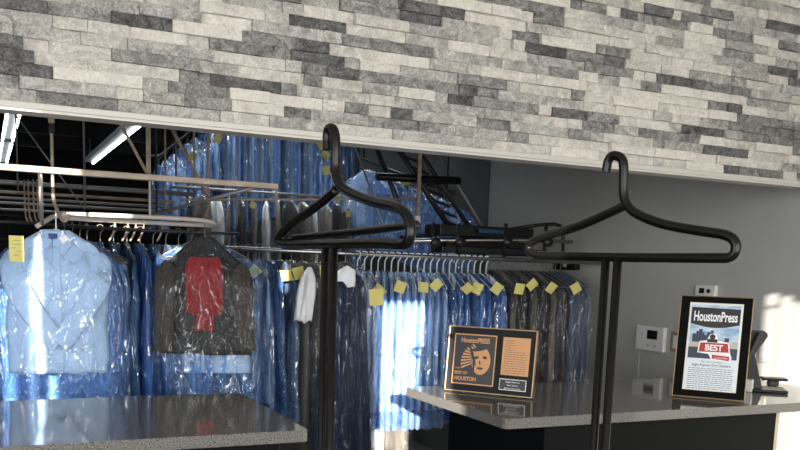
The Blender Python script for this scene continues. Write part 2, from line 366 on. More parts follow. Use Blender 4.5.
stand('large glossy black hanger on two slim poles, standing in front of the right counter', (530, 240, 1.88), (738, 245, 1.52),
      [(640, 216), (664, 225), (700, 231), (736, 236), (736, 258), (712, 258), (620, 257.5), (560, 256), (528, 255), (529, 240), (575, 228), (600, 217), (628, 204)],
      [(606, 172), (608, 160), (613, 154.5), (623, 158), (624, 172), (623, 196), (628, 208)], [(606, 257), (618, 257)])
stand('glossy black hanger with trouser bar on twin poles between the two counters', (279, 240, 2.0), (409, 240, 1.52),
      [(350, 193), (372, 202), (404, 208), (412, 228), (408, 246), (385, 243), (340, 244), (300, 245), (279, 245), (279, 236), (290, 224), (318, 206), (336, 190)],
      [(327.5, 150), (327, 136), (329, 127), (335, 130), (336, 150), (335, 172), (340, 186)], [(325.5, 244), (334, 244)], rear=((281, 238), (407, 224)), r=.0100)

# ------------------------------------------------------------ garments
def sm(a, b, x):
    x = max(0, min(1, (x-a)/(b-a))); return x*x*(3-2*x)
def shell(w_, L_, t_, seed, top=-.015, slope=.12, fold=.012, flare=.0, nu=22, nv=30, open_bottom=False, ragged=.02, crump=.006, neck=.04, fr=7):
    """closed hanging body: X across, Y thickness, Z down from the hanger neck"""
    bm = bmesh.new(); V = {}
    for j in range(nv+1):
        v = j/nv
        for i in range(nu+1):
            u = -1+2*i/nu; au = abs(u)
            zt = top-slope*max(0, au*(w_/2)-neck)/(w_/2)*1.0 - .02*sm(.8, 1, au)
            zb = -L_+ragged*noise.noise(Vector((u*2.2, seed*3.7, 1)))
            zz = zt+(zb-zt)*v
            hw = w_/2*(1+flare*v+.05*noise.noise(Vector((v*4, seed*1.3, u))))*(.93+.07*sm(0, .12, v))
            prof = math.sqrt(max(0, 1-au**3.2))*(.3+.7*sm(0, .25, v))
            f = noise.noise(Vector((u*fr*.5, v*1.3, seed*5.1)))*fold*2 + noise.noise(Vector((u*fr, v*2.6+3, seed*2.2)))*fold
            for s in (-1, 1):
                if au == 1 and s == 1: V[i, j, 1] = V[i, j, -1]; continue
                cr = noise.noise(Vector((u*15, v*16, seed+s*9)))*crump
                V[i, j, s] = bm.verts.new((u*hw, s*t_/2*prof+f+cr*s, zz))
    def q(a, b, c, d):
        ks = []
        for x in (a, b, c, d):
            if x not in ks: ks.append(x)
        if len(ks) > 2:
            try: bm.faces.new(ks)
            except ValueError: pass
    for j in range(nv):
        for i in range(nu):
            q(V[i, j, -1], V[i+1, j, -1], V[i+1, j+1, -1], V[i, j+1, -1])
            q(V[i+1, j, 1], V[i, j, 1], V[i, j+1, 1], V[i+1, j+1, 1])
    for i in range(nu):
        q(V[i+1, 0, -1], V[i, 0, -1], V[i, 0, 1], V[i+1, 0, 1])
        if not open_bottom: q(V[i, nv, -1], V[i+1, nv, -1], V[i+1, nv, 1], V[i, nv, 1])
    return bm
def hanger_bm(w_, hook_h=.045, r=.0022, plastic=False):
    bm = bmesh.new(); rr = .0036 if plastic else r
    hook_h = .07 if plastic else hook_h
    # the hook reaches over a rail whose centre lies at z = hook_h
    hk = [(0, 0, -.012), (0, 0, hook_h*.6), (0, .013, hook_h*.8), (0, .016, hook_h), (0, .009, hook_h+.016), (0, -.010, hook_h+.014), (0, -.016, hook_h-.002)]
    tube(bm, chaikin(hk, 2), rr, 6)
    hw = w_/2-.03
    tube(bm, chaikin([(0, 0, -.012), (-.03, 0, -.02), (-hw, 0, -.095), (-hw, 0, -.104), (hw, 0, -.104), (hw, 0, -.095), (.03, 0, -.02), (0, 0, -.012)], 2), r*1.4, 6)
    return bm
def tag_bm(w_=.056, h_=.062):
    bm = bmesh.new()
    n = 4; g = []
    for s in (0, 1):
        for i in range(n+1):
            a = i/n; g.append([bm.verts.new((.0006*s+.006*math.sin(a*2.6), -w_/2+w_*a, z)) for z in (0, -h_)])
    for i in range(n):
        bm.faces.new((g[i][0], g[i+1][0], g[i+1][1], g[i][1])); j = n+1+i
        bm.faces.new((g[j+1][0], g[j][0], g[j][1], g[j+1][1]))
    return bm
def mesh_of(bm, name, m, smooth=True):
    me = bpy.data.meshes.new(name); bm.to_mesh(me); bm.free(); me.materials.append(m)
    if smooth:
        for p in me.polygons: p.use_smooth = True
    return me
HOOK = .07
ME = {}
def kind(key, w_, L_, t_, cloth, filmm, hookm, cl_L, hw=None, flare=.03, nvar=3, plastic=False):
    out = []
    for k in range(nvar):
        sd_ = hash(key) % 1 + k*7.3 + len(ME)*3.1
        out.append((mesh_of(shell(w_-.05, cl_L, t_*.6, sd_, top=-.02, fold=.008, nu=14, nv=16, ragged=.01), 'garment', M[cloth[k % len(cloth)]]),
                    mesh_of(shell(w_, L_, t_, sd_+1, fold=.012, flare=flare, open_bottom=True, crump=.007), 'plastic_bag', M[filmm])))
    ME[key] = (out, mesh_of(hanger_bm(w_, plastic=plastic), 'hanger', M[hookm]), .07 if plastic else .045)
kind('blue', .46, .86, .062, ['white_cloth', 'shirt_cloth', 'white_cloth'], 'film_blue', 'hook', .76, plastic=True)
kind('royal', .46, .84, .06, ['blue_cloth', 'dblue_cloth', 'white_cloth'], 'film_royal', 'hook', .74, plastic=True)
kind('blue_wire', .46, .84, .06, ['white_cloth', 'blue_cloth', 'dark_cloth'], 'film_blue', 'wire', .74)
kind('royal_wire', .46, .84, .06, ['blue_cloth', 'dblue_cloth', 'dark_cloth'], 'film_royal', 'wire', .74)
kind('dark', .46, .90, .055, ['dark_cloth', 'grey_cloth', 'dark_cloth'], 'film_clear', 'wire', .78)
kind('navy', .46, .92, .06, ['slate_cloth'], 'film_clear', 'wire', .80, nvar=1)
kind('clear', .46, 1.12, .06, ['grey_cloth', 'dark_cloth', 'grey_cloth', 'white_cloth'], 'film_clear', 'wire', 1.0, nvar=4)
kind('smallblue', .44, .47, .06, ['blue_cloth', 'white_cloth', 'white_cloth'], 'film_blue', 'wire', .40)
tag_me = mesh_of(tag_bm(), 'paper_tag', M['tag'], False)
def place(key, k, loc, rz, label, group, tagged=False, sc=1.0, tilt=0, tz=-.075, tx=.225, cat='garment', name='bagged_garment'):
    """loc is the rail point; hook sits on it"""
    vars_, hk, hh = ME[key]; g, b = vars_[k % len(vars_)]
    t = thing(name, label, cat, Vector(loc)-Vector((0, 0, hh*sc)), rz, group); t.scale = (sc,)*3
    for nm, me in (('hanger', hk), ('garment', g), ('plastic_bag', b)):
        o = bpy.data.objects.new(nm, me); COL.objects.link(o); o.parent = t
    if tagged:
        o = bpy.data.objects.new('paper_tag', tag_me); COL.objects.link(o); o.parent = t
        o.location = (tx, R.uniform(-.01, .01), tz+R.uniform(-.02, .02)); o.rotation_euler = (R.uniform(-.9, .9), R.uniform(.15, .6), R.uniform(-.5, .2))
    return t
ORD = ['first', 'second', 'third', 'fourth', 'fifth', 'sixth', 'seventh', 'eighth', 'ninth', 'tenth', 'eleventh', 'twelfth', 'thirteenth', 'fourteenth', 'fifteenth',
       'sixteenth', 'seventeenth', 'eighteenth', 'nineteenth', 'twentieth', 'twenty-first', 'twenty-second', 'twenty-third', 'twenty-fourth', 'twenty-fifth',
       'twenty-sixth', 'twenty-seventh', 'twenty-eighth', 'twenty-ninth', 'thirtieth', 'thirty-first', 'thirty-second', 'thirty-third', 'thirty-fourth', 'thirty-fifth', 'thirty-sixth']

# right-hand rail row, from the passage to the side wall
RZ = 1.60; N = 34
for i in range(N):
    f = i/(N-1); X = 1.80+f*(3.12-1.80); Y = 4.3
    phi = math.radians(-30+f*52); rz = -PI/2+phi
    if i < 13: key, c, d = 'blue', 'light blue', 'pale blue film'
    elif i < 21: key, c, d = 'royal', 'royal blue', 'deep blue film'
    elif i < 31: key, c, d = 'dark', 'black', 'clear film'
    else: key, c, d = 'navy', 'navy', 'clear film'
    n_ = {'blue': i, 'royal': i-13, 'dark': i-21, 'navy': i-31}[key]
    tagged = i in (0, 3, 6, 9, 11, 14, 16, 19, 22, 24, 27, 30)
    place(key, i, (X, Y, RZ), rz, f'{ORD[n_]} from left of the {c} garments in {d} behind the right counter',
          f'{c} bagged garments on the right-hand rail', tagged)
# middle stretch, behind the left stand
for i in range(9):
    X = 1.16+i*.058; key = ['royal_wire', 'royal_wire', 'blue_wire', 'royal_wire', 'blue_wire', 'clear', 'dark', 'clear', 'dark'][i]
    tagged = i in (0, 1, 3, 4, 6)
    place(key, i+1, (X, 4.36, RZ+.015), -PI/2+math.radians(-6+i*3), f'{ORD[i]} bagged garment to the right of the red top, left of the navy gown{", yellow-tagged" if tagged else ""}',
          'bagged garments between the red top and the gown', tagged, tz=-.045)
# left stretch, between the white shirt and the red top
for i in range(9):
    X = .46+i*.056; key = 'royal_wire' if i < 5 else 'blue_wire'
    place(key, i, (X, 4.0, 1.665), -PI/2+math.radians(-4+i*2), f'{ORD[i]} blue bagged garment from the white shirt towards the red top', 'blue bagged garments left of the red top')
# long clear-bagged garments on a low rail behind
for i in range(26):
    X = .02+i*.098
    place('clear', i, (X, 5.05, 1.38), -PI/2+R.uniform(-.3, .3), f'{ORD[i]} from left of the long clear-bagged garments hanging low behind the front rows', 'long clear-bagged garments on the low rear rail')
# high blue row on the climbing conveyor
HN = 30
def high(i):
    f = i/(HN-1); return Vector((1.12+f*1.5, 6.3+.3*f, 2.24+.60*min(1, f*2.1)))
for i in range(HN):
    p = high(i); tagged = i in (3, 7)
    place('smallblue' if i < 8 else 'blue_wire', i, p, -PI/2+math.radians(10+R.uniform(-6, 6)), f'{ORD[i]} from left of the blue-bagged garments climbing under the ceiling{", yellow-tagged" if tagged else ""}',
          'blue-bagged garments on the high conveyor', tagged, sc=1 if i < 8 else 1.1)
# tagged garments coming down to the right of it
DN = 10
def down(i): f = i/(DN-1); return Vector((2.36+f*.20, 6.5-f*.45, 2.56-f*.66))
for i in range(DN):
    p = down(i)
    place('smallblue', i, p, -PI/2+math.radians(-20+R.uniform(-5, 5)), f'{ORD[i]} from the top of the yellow-tagged blue garments descending behind the left hanger', 'tagged garments on the descending conveyor', True, tz=-.09)
# clear bags under the high row
for i in range(14):
    place('clear', i+1, (1.22+i*.085, 5.75, 2.0), -PI/2+R.uniform(-.3, .3), f'{ORD[i]} from left of the clear-bagged garments below the high blue row', 'clear-bagged garments below the high row', i in (5, 12, 16), sc=.7)
# dim blue garments on the steep conveyor, right
for i in range(9):
    f = i/8; place('smallblue', i+1, (2.40+f*.36, 5.6-.5*f, 2.25-.22*f), -PI/2+math.radians(R.uniform(20, 50)), f'{ORD[i]} from left of the dim blue garments beneath the black steep conveyor', 'blue garments under the steep conveyor', i in (1,))

# white dress shirt in pale blue film, facing the counter
SX = Vector((.255, 3.62, 1.725))
t = thing('dress_shirt', 'white folded dress shirt in pale blue film facing out at far left', 'shirt', SX-Vector((0, 0, .07)), math.radians(-4)); t.scale = (.83, 1, 1)
obj('hanger', hanger_bm(.44, plastic=True), M['hook'], t, True)
sb = shell(.44, .57, .06, 3.3, fold=.006, crump=.002, nu=28, nv=34, slope=.10, ragged=.01, neck=.06)
obj('shirt_body', sb, M['shirt_cloth'], t, True)
def flap(poly, y0, y1, m, nm, par):
    bm = bmesh.new(); prism(bm, poly, 0, 1)
    for v in bm.verts: v.co = Vector((v.co.x, y0 if v.co.z < .5 else y1, v.co.y))
    bmesh.ops.recalc_face_normals(bm, faces=bm.faces); bmesh.ops.bevel(bm, geom=bm.edges[:], offset=.0012, segments=1, affect='EDGES')
    return obj(nm, bm, m, par)
flap([(-.075, -.030), (-.016, -.055), (-.048, -.125), (-.095, -.062)], -.036, -.030, M['white_cloth'], 'collar', t)
flap([(.040, -.030), (-.012, -.055), (.020, -.125), (.070, -.062)], -.036, -.030, M['white_cloth'], 'collar', t)
flap([(-.07, -.018), (.036, -.018), (.036, -.045), (-.014, -.06), (-.07, -.045)], -.024, -.020, M['shirt_cloth'], 'collar_band', t)
flap([(-.034, -.030), (.004, -.030), (.004, -.058), (-.034, -.058)], -.030, -.027, M['dblue_cloth'], 'neck_label', t)['label'] = 'dark blue neck label'
flap([(-.014, -.05), (.014, -.05), (.016, -.56), (-.014, -.56)], -.034, -.029, M['shirt_cloth'], 'placket', t)
for k in range(6):
    bm = bmesh.new(); bmesh.ops.create_cone(bm, cap_ends=True, segments=12, radius1=.0055, radius2=.0055, depth=.0025)
    bmesh.ops.transform(bm, matrix=Matrix.Translation((0, -.036, -.08-k*.09)) @ Matrix.Rotation(PI/2, 4, 'X'), verts=bm.verts); obj('button', bm, M['wp'], t)
for s in (-1, 1):                                  # sleeves folded across the front
    bm = bmesh.new(); path = [(s*.175, .0, -.10), (s*.19, -.035, -.18), (s*.165, -.052, -.25), (s*.11, -.056, -.33), (s*.045, -.058-.006*s, -.405), (s*.005, -.058-.006*s, -.455)]
    P_ = chaikin(path, 2); rings = []
    for i, p in enumerate(P_):
        tt = (P_[min(i+1, len(P_)-1)]-P_[max(i-1, 0)]).normalized(); sd2 = Vector((tt.z, 0, -tt.x)).normalized(); f = i/(len(P_)-1)
        wd = (.062-.022*f)*min(1, .35+f*4); rg = []
        for k in range(14):
            a = 2*PI*k/14; rg.append(bm.verts.new(p+sd2*math.cos(a)*wd+Vector((0, math.sin(a)*.011+.004*noise.noise(Vector((i*.4, k*.8, s))), 0))))
        rings.append(rg)
    for i in range(len(rings)-1):
        for k in range(14): bm.faces.new((rings[i][k], rings[i][(k+1) % 14], rings[i+1][(k+1) % 14], rings[i+1][k]))
    bm.faces.new(rings[0][::-1]); bm.faces.new(rings[-1]); obj('sleeve', bm, M['shirt_cloth'], t, True)
obj('plastic_bag', shell(.57, .69, .22, 8.8, fold=.010, crump=.008, nu=40, nv=50, slope=.12, open_bottom=True, flare=.03, ragged=.03, neck=.05), M['film_pale'], t, True)
pt = obj('paper_tag', B(-.030, .030, -.0006, .0006, -.095, 0), M['tag'], t); pt.location = (-.165, -.118, -.045)
for k, (a, b) in enumerate([(-.012, .018), (-.018, .022), (-.022, -.005), (.002, .02), (-.014, .01)]):
    o = obj('writing_line', B(a, b, -.0014, -.0007, -.0015, .0005), M['ink'], pt); o.location = (0, 0, -.018-k*.013)
# blue bags right behind the shirt
for i in range(5):
    place('blue_wire', i, (SX.x+.01+.035*i, SX.y+.13+.06*i, 1.665), math.radians(-8-6*i), f'{ORD[i]} blue bagged garment directly behind the white shirt', 'blue bags stacked behind the white shirt')
for i in range(3):
    place('blue_wire', i+1, (-.16-.07*i, 3.75+.03*i, 1.665), -PI/2+.5, f'{ORD[i]} blue bagged garment at the left picture edge beyond the shirt', 'blue bags at the left edge')

# red top over dark jacket, facing out
t = thing('red_knit_top', 'red knit top over a dark jacket and pale shirt hem, bagged in film', 'garment', Vector((.865, 3.78, 1.655)), math.radians(-14)); t.scale = (.9, 1, 1)
obj('hanger', hanger_bm(.46), M['wire'], t, True)
o = obj('shirt_layer', shell(.44, .61, .04, 5.1, top=-.2, fold=.004, crump=.002, slope=.15, ragged=.0), M['white_cloth'], t, True); o['label'] = 'white shirt hem below the jacket'; o.location.y = .045
o = obj('jacket_layer', shell(.45, .515, .05, 6.1, fold=.009, crump=.003, slope=.17, ragged=.006), M['dark_cloth'], t, True); o['label'] = 'dark grey jacket'; o.location.y = -.055
for s in (-1, 1):
    b = obj('jacket_sleeve', shell(.10, .40, .05, 6.6+s, fold=.01, slope=.06, nu=10, nv=20, neck=.01), M['brown_cloth'], t, True); b.location = (s*.17, -.085, -.10); b.rotation_euler = (0, s*-.06, 0)
o = obj('red_top', shell(.18, .26, .04, 7.7, fold=.014, crump=.004, slope=.01, flare=-.06, ragged=.02, fr=10, neck=.05), M['red_cloth'], t, True); o.location = (.0, -.105, -.085)
obj('red_top_hem', shell(.09, .10, .03, 9.7, fold=.012, slope=.0, fr=10, nu=14, nv=10), M['red_cloth'], t, True).location = (.0, -.105, -.31)
obj('inner_bag', shell(.50, .55, .20, 12.2, fold=.012, crump=.007, nu=34, nv=34, slope=.19, ragged=.03, neck=.03, open_bottom=True), M['film_clear'], t, True).location.y = -.06
obj('plastic_bag', shell(.56, .74, .16, 13.1, fold=.010, crump=.008, nu=40, nv=44, slope=.13, open_bottom=True, flare=.02, neck=.04), M['film_pale'], t, True).location.y = .06

# navy gown in clear film
t = thing('evening_gown', 'long navy sequined gown with white shawl behind the left hanger stand', 'dress', Vector((1.61, 4.00, RZ-.03)), math.radians(-22))
obj('hanger', hanger_bm(.40), M['wire'], t, True)
bm = shell(.20, 1.42, .10, 15.3, fold=.022, crump=.004, slope=.05, flare=.85, nu=40, nv=50, ragged=.02, fr=14, neck=.03); obj('gown', bm, M['navy_cloth'], t, True).location = (.0, 0, -.04)
o = obj('white_shawl', shell(.20, .11, .04, 16.6, fold=.008, slope=.10, nu=20, nv=12), M['white_cloth'], t, True); o.location = (.035, -.07, -.03); o.rotation_euler = (0, .5, 0); o.scale = (.6, .8, .9)
o = obj('cream_collar', shell(.09, .28, .05, 18.6, fold=.01, slope=.08, nu=14, nv=16, neck=.01), M['white_cloth'], t, True); o.location = (-.17, -.05, -.03); o.rotation_euler = (0, .12, 0)
obj('plastic_bag', shell(.34, 1.48, .15, 17.1, fold=.016, crump=.012, nu=34, nv=70, slope=.13, open_bottom=True, flare=.05, ragged=.03, fr=10), M['film_clear'], t, True)
for k, (x, z) in enumerate([(-.09, -.03), (.15, -.14)]):
    o = obj('paper_tag', tag_bm(.07, .08), M['tag'], t); o.location = (x, -.095, z); o.rotation_euler = (.1, R.uniform(-.3, .3), -PI/2)

# ------------------------------------------------------------ rails and conveyor
def rail(name, label, cat, pts, r, m, it=0, posts=(), group=None, flat=1.0, part='rail'):
    t = thing(name, label, cat, (0, 0, 0), 0, group)
    obj(part, TB(pts, r, 12, it, flat=flat), m, t, True)
    for a, b, rr in posts: obj('support_rod', TB([a, b], rr, 8), m, t, True)
    return t
rail('garment_rail', 'chrome rail holding the right-hand row of bagged garments', 'rail', [(1.02, 4.36, RZ+.006), (1.8, 4.3, RZ), (XW-.002, 4.3, RZ)], .011, M['chrome'])
rail('garment_rail', 'ivory conveyor rail with rounded ends above the white shirt', 'rail',
     [at(36, 227, Y=3.64), at(44, 222, Y=3.64), at(56, 214.5, Y=3.72), at(90, 214.5, Y=3.75), at(205, 219.5, Y=3.75), at(218, 225, Y=3.8), at(214, 226, Y=4.0), at(60, 218, Y=4.0)], .0095, M['ivory'], it=2,
     posts=[(at(42, 224, Y=3.64), at(40, 169, Y=3.12), .007), (at(150, 217, Y=3.75), at(150, 217, Y=3.75)+Vector((0, 0, 1.58)), .005)])
rail('garment_rail', 'grey garment rail carrying the blue bags left of the red top', 'rail', [(-.45, 3.72, 1.665), (.2, 3.72, 1.665), (.42, 3.99, 1.665), (.96, 4.0, 1.665), (1.05, 3.9, 1.665)], .007, M['dsteel'], it=2,
     posts=[((.7, 4.0, 1.67), (.7, 4.0, 3.3), .005), ((-.4, 3.72, 1.67), (-.4, 3.72, 3.3), .005)])
rail('garment_rail', 'low rear rail holding the long clear-bagged garments', 'rail', [(-.4, 5.05, 1.38), (2.9, 5.05, 1.38)], .01, M['steel'],
     posts=[((x, 5.05, 1.37), (x, 5.05, 0), .012) for x in (-.35, 2.85)])
rail('garment_rail', 'upper rear rail above the clear bags below the high blue row', 'rail', [(1.1, 5.75, 2.0), (2.4, 5.75, 2.0)], .009, M['steel'],
     posts=[((x, 5.75, 2.0), (x, 5.75, 3.3), .006) for x in (1.13, 2.36)])
rail('conveyor_track', 'climbing conveyor track under the ceiling carrying the high blue garments', 'conveyor', [high(0)-Vector((.1, 0, 0))]+[high(i) for i in range(0, HN, 2)]+[high(HN-1)], .01, M['dsteel'],
     posts=[(high(i), Vector((high(i).x, high(i).y, 3.3)), .006) for i in (2, 12, 22)])
rail('conveyor_track', 'descending conveyor track carrying the yellow-tagged blue garments', 'conveyor', [down(0)+Vector((0, 0, .0)), down(9)], .01, M['dsteel'],
     posts=[(down(i), Vector((down(i).x, down(i).y, 3.3)), .006) for i in (1, 8)])
rail('conveyor_track', 'short dark track holding dim blue garments beneath the steep conveyor', 'conveyor', [(2.36, 5.64, 2.268), (2.80, 5.06, 2.02)], .01, M['dsteel'],
     posts=[((2.38, 5.62, 2.26), (2.38, 5.62, 3.3), .006), ((2.77, 5.12, 2.04), (2.77, 5.12, 3.3), .006)])

# overhead pipe frame, left
def beam(name, label, p, q, w_, h_, m, cat='beam'):
    d = (q-p); e = d.normalized(); bm = bmesh.new(); box(bm, 0, d.length, -w_/2, w_/2, -h_/2, h_/2, bev=.002)
    up = Vector((0, 0, 1)); s = up.cross(e).normalized(); u = e.cross(s)
    bmesh.ops.transform(bm, matrix=Matrix((e, s, u)).transposed().to_4x4(), verts=bm.verts)
    o = obj(name, bm, m); o.location = p; return tag(o, label, cat)
p0, p1 = at(-60, 166.5, Y=3.1), at(277, 184.5, Y=3.1)
p0.z = p1.z = 1.817
beam('overhead_beam', 'beige steel beam crossing the upper left above the ivory rail', p0, p1, .03, .020, M['beige'])
for i, (y0, th, c, lab, xe) in enumerate([(182, .011, 'steel', 'thick grey pipe just below the beige overhead beam', 195), (191.5, .0075, 'beige', 'beige pipe second below the overhead beam', 175),
                                 (197.5, .0065, 'steel', 'thin grey pipe midway in the stack of horizontal pipes', 172), (202.5, .007, 'steel', 'bright grey pipe second from bottom of the horizontal pipes', 172), (209, .006, 'steel', 'lowest grey pipe of the horizontal stack behind the ivory rail', 165)]):
    Y = 4.45+.12*i; a = at(0, y0, Y=Y); b = Vector((at(xe, 205, Y=Y).x, Y, a.z)); a = Vector((-1.2, Y, a.z))
    o = obj('horizontal_pipe', TB([a, b], th, 10), M[c], None, True); tag(o, lab, 'pipe', 'horizontal pipes at upper left')
def pipe(name, label, pts, r, m, it=0, cat='pipe'):
    return tag(obj(name, TB(pts, r, 10, it), M[m], None, True), label, cat)
def up(p, z=3.3): return Vector((p.x, p.y, z))
a = at(52, 150, Y=3.34)
t = thing('drop_rod', 'beige drop rod with dark clamp curling into a J hook behind the white shirt', 'rod')
q = [Vector((a.x, 3.34, z)) for z in (2.0, 1.80, 1.735)] + [at(58, 212, Y=3.40), at(62, 221, Y=3.42), at(67, 221, Y=3.42), at(69, 214, Y=3.42)]
obj('rod', TB(q, .006, 8, 2), M['beige'], t, True)
obj('square_post', B(a.x-.010, a.x+.010, 3.33, 3.35, 2.0, 3.3), M['beige'], t)
obj('clamp', B(a.x-.011, a.x+.011, 3.327, 3.353, 1.965, 1.995, bev=.003), M['blk'], t)
def vertical(px_, y_b, Y, r, m, label):
    b = at(px_, y_b, Y=Y); o = obj('hanging_rod', TB([b, up(b)], r, 8), M[m], None, True); tag(o, label, 'rod', 'thin rods dropping from the ceiling')
vertical(85, 206, 4.42, .005, 'steel', 'thin grey rod dropping just left of the right fluorescent light')
vertical(148, 174, 3.32, .007, 'beige', 'beige rod meeting the overhead beam near its middle')
vertical(165.5, 212, 4.43, .005, 'beige', 'beige rod crossing the horizontal pipes at their right end')
vertical(18, 190, 4.43, .004, 'steel', 'thin grey rod beside the left fluorescent light')
vertical(194, 180, 3.32, .004, 'steel', 'thin rod right of the beige diagonal strut')
vertical(208, 197, 3.9, .006, 'beige', 'beige rod above the right end of the ivory rail')
vertical(237, 225, 4.6, .0045, 'beige', 'thin beige rod reaching the row right of the red top')
vertical(260, 182, 3.32, .005, 'steel', 'thin rod near the right end of the overhead beam')
pipe('diagonal_brace', 'thin pale diagonal wire crossing behind the left fluorescent light', [at(10, 107, Y=4.4), at(85, 210, Y=4.4)], .0035, 'steel', cat='brace')
pipe('diagonal_brace', 'beige diagonal strut descending to the right end of the ivory rail', [at(112, 108, Y=3.36), at(147, 173, Y=3.36)], .006, 'beige', cat='brace')
pipe('diagonal_brace', 'long beige diagonal brace meeting the curved rod right of centre', [at(166, 118, Y=3.9), at(209, 198, Y=3.9)], .008, 'beige', cat='brace')
pipe('diagonal_brace', 'grey pipe rising to the right towards the end of the overhead beam', [at(150, 215, Y=3.95), at(268, 184, Y=3.45)], .008, 'steel', cat='brace')
pipe('curved_rod', 'beige rod curving down from the diagonal brace to the ivory rail', [at(209, 197, Y=3.9), at(208, 210, Y=3.88), at(203, 220, Y=3.82), at(204, 221, Y=3.8)], .006, 'beige', 1, cat='rod')
pipe('hanging_rod', 'beige upright at the right end of the overhead beam', [at(276, 186, Y=3.3), at(277, 240, Y=3.9)], .006, 'beige', cat='rod')
pipe('horizontal_pipe', 'thin beige pipe crossing behind the left hanger to the white-tipped drop pipe', [at(180, 200, Y=4.2), at(417, 199, Y=4.2)], .006, 'beige')
t = thing('drop_pipe', 'beige drop pipe with white tip right of the left hanger', 'pipe')
p = at(418, 216, Y=4.2); obj('pipe', TB([p, up(p)], .011, 10), M['beige'], t, True); obj('white_tip', TB([p-Vector((0, 0, .055)), p], .0135, 10), M['wp'], t, True)
for i, (x, y0) in enumerate([(75, 180), (79, 180), (70, 180), (66, 180)]):
    pipe('curved_rod', f'{ORD[i]} of the curved rods hanging behind the top left of the shirt', [at(x-42, y0, Y=4.44), at(x-41, 215, Y=4.3), at(x-37, 224, Y=4.3), at(x-35, 224, Y=4.3)], .004, 'beige', 1, cat='rod')
for i, x in enumerate([115, 128, 136, 144, 163]):
    t_ = pipe('gooseneck_rod', f'{ORD[i]} curved arm from left under the ivory rail', [at(x, 217, Y=4.0), at(x, 228, Y=4.0), at(x-3, 236, Y=4.0), at(x-6, 241, Y=4.0)], .0045, 'beige', 1, cat='arm')
    t_['group'] = 'curved arms under the ivory rail'
# wire grid panel deep in the room
t = thing('wire_grid_panel', 'black wire grid panel in the dark behind the pipes at left', 'panel', (-.6, 8.0, 0))
bm = bmesh.new()
for i in range(14): tube(bm, [(i*.2, 0, 0), (i*.2, 0, 1.9)], .008, 6)
for i in range(10): tube(bm, [(0, 0, .05+i*.2), (2.6, 0, .05+i*.2)], .008, 6)
obj('grid', bm, M['blk'], t)
# truss-like dark joists and far uprights give the blackness depth
for i in range(6):
    o = obj('roof_joist', B(-2.9, XW, 6+i*1.6, 6.08+i*1.6, 3.08, 3.3), M['dark_ceil']); tag(o, f'dark roof joist, {ORD[i]} from the front', 'joist', 'dark roof joists')
    o['kind'] = 'structure'
# fluorescent fixtures
def fluoro(x, y0, y1, z_, label, e, pair=True):
    t = thing('fluorescent_light', label, 'light', (x, y0, z_))
    obj('housing', B(-.07, .07, 0, y1-y0, .03, .07, bev=.004), M['steel'], t)
    obj('hanger_chain', TB([(0, .2, .08), (0, .2, 3.3-z_)], .006, 6), M['steel'], t); obj('hanger_chain', TB([(0, y1-y0-.2, .08), (0, y1-y0-.2, 3.3-z_)], .006, 6), M['steel'], t)
    tm = mat('lit_fluorescent_tube', (1, 1, 1), .5, emit=((.86, .94, 1), e))
    for s in ((-1, 1) if pair else (1,)):
        obj('tube', TB([(s*.055, .03, .012), (s*.055, y1-y0-.03, .012)], .013, 10), tm, t, True)
fluoro(.30, 8.9, 11.6, 2.85, 'twin-tube fluorescent light at the far left, nearly end on', 14)
fluoro(.30, 11.9, 14.6, 2.85, 'second fluorescent light, hanging behind the one at the far left', 10)
fluoro(1.42, 9.2, 13.6, 2.85, 'long fluorescent light slanting right of the beige post', 12, False)

# steep black conveyor, roller bar and brackets (right)
t = thing('steep_conveyor', 'steep black ladder-like conveyor rising behind the left stand', 'conveyor')
a0, a1 = at(392, 140, Y=5.2), at(455, 236, Y=4.9); b0_, b1_ = at(412, 140, Y=5.2), at(475, 236, Y=4.9); a0 = a0+(a0-a1)*.7; b0_ = b0_+(b0_-b1_)*.7
obj('side_rail', TB([a0, a1], .018, 8), M['dsteel'], t, True); obj('side_rail', TB([b0_, b1_], .013, 8), M['dsteel'], t, True)
for k in range(16):
    f = k/15; p, q = a0.lerp(a1, f), b0_.lerp(b1_, f); obj('rung', TB([p+Vector((0, 0, .02)), q+Vector((0, .05, -.02))], .009, 6), M['dsteel'], t, True)
for nm, lab, q0, q1, r_, mm in [('inclined_pipe', 'dark grey inclined pipe nearest the side wall seam', (431, 140), (490, 240), .010, 'steel'),
                                ('inclined_pipe', 'thin grey inclined rod left of the steep conveyor', (352, 138), (385, 230), .006, 'steel'),
                                ('inclined_pipe', 'black inclined bar between the tags and the drop pipe', (372, 138), (412, 236), .016, 'dsteel')]:
    p, q = at(*q0, Y=5.3), at(*q1, Y=4.9); p = p+(p-q)*.75; pipe(nm, lab, [p, q], r_, mm)
obj('roller_bar', TB([at(377, 176.5, Y=5.0), at(459, 181, Y=5.0)], .025, 14), M['blkp'], t, True)
t = thing('conveyor_drive_unit', 'black motor head and brackets above the right garment rail', 'conveyor')
def bx(nm, x0, y0, x1, y1, Y, dep, m):
    a, b = at(x0, y1, Y=Y), at(x1, y0, Y=Y); return obj(nm, B(a.x, b.x, Y, Y+dep, a.z, b.z, bev=.004), M[m], t)
bx('drive_housing', 440, 229, 534, 235, 4.5, .2, 'blkp'); bx('motor', 446, 243, 518, 252, 4.56, .16, 'blkp')
bx('blue_cover', 480, 230, 506, 233, 4.46, .03, 'dblue_cloth'); bx('gear_box', 511, 243, 532, 256, 4.5, .1, 'blk'); bx('chain_guard', 442, 250, 545, 252.5, 4.45, .04, 'blkp')
obj('round_track', TB([at(413, 241, Y=4.34), at(455, 240, Y=4.34), at(530, 240, Y=4.34), at(572, 242, Y=4.34)], .012, 10), M['chrome'], t, True)
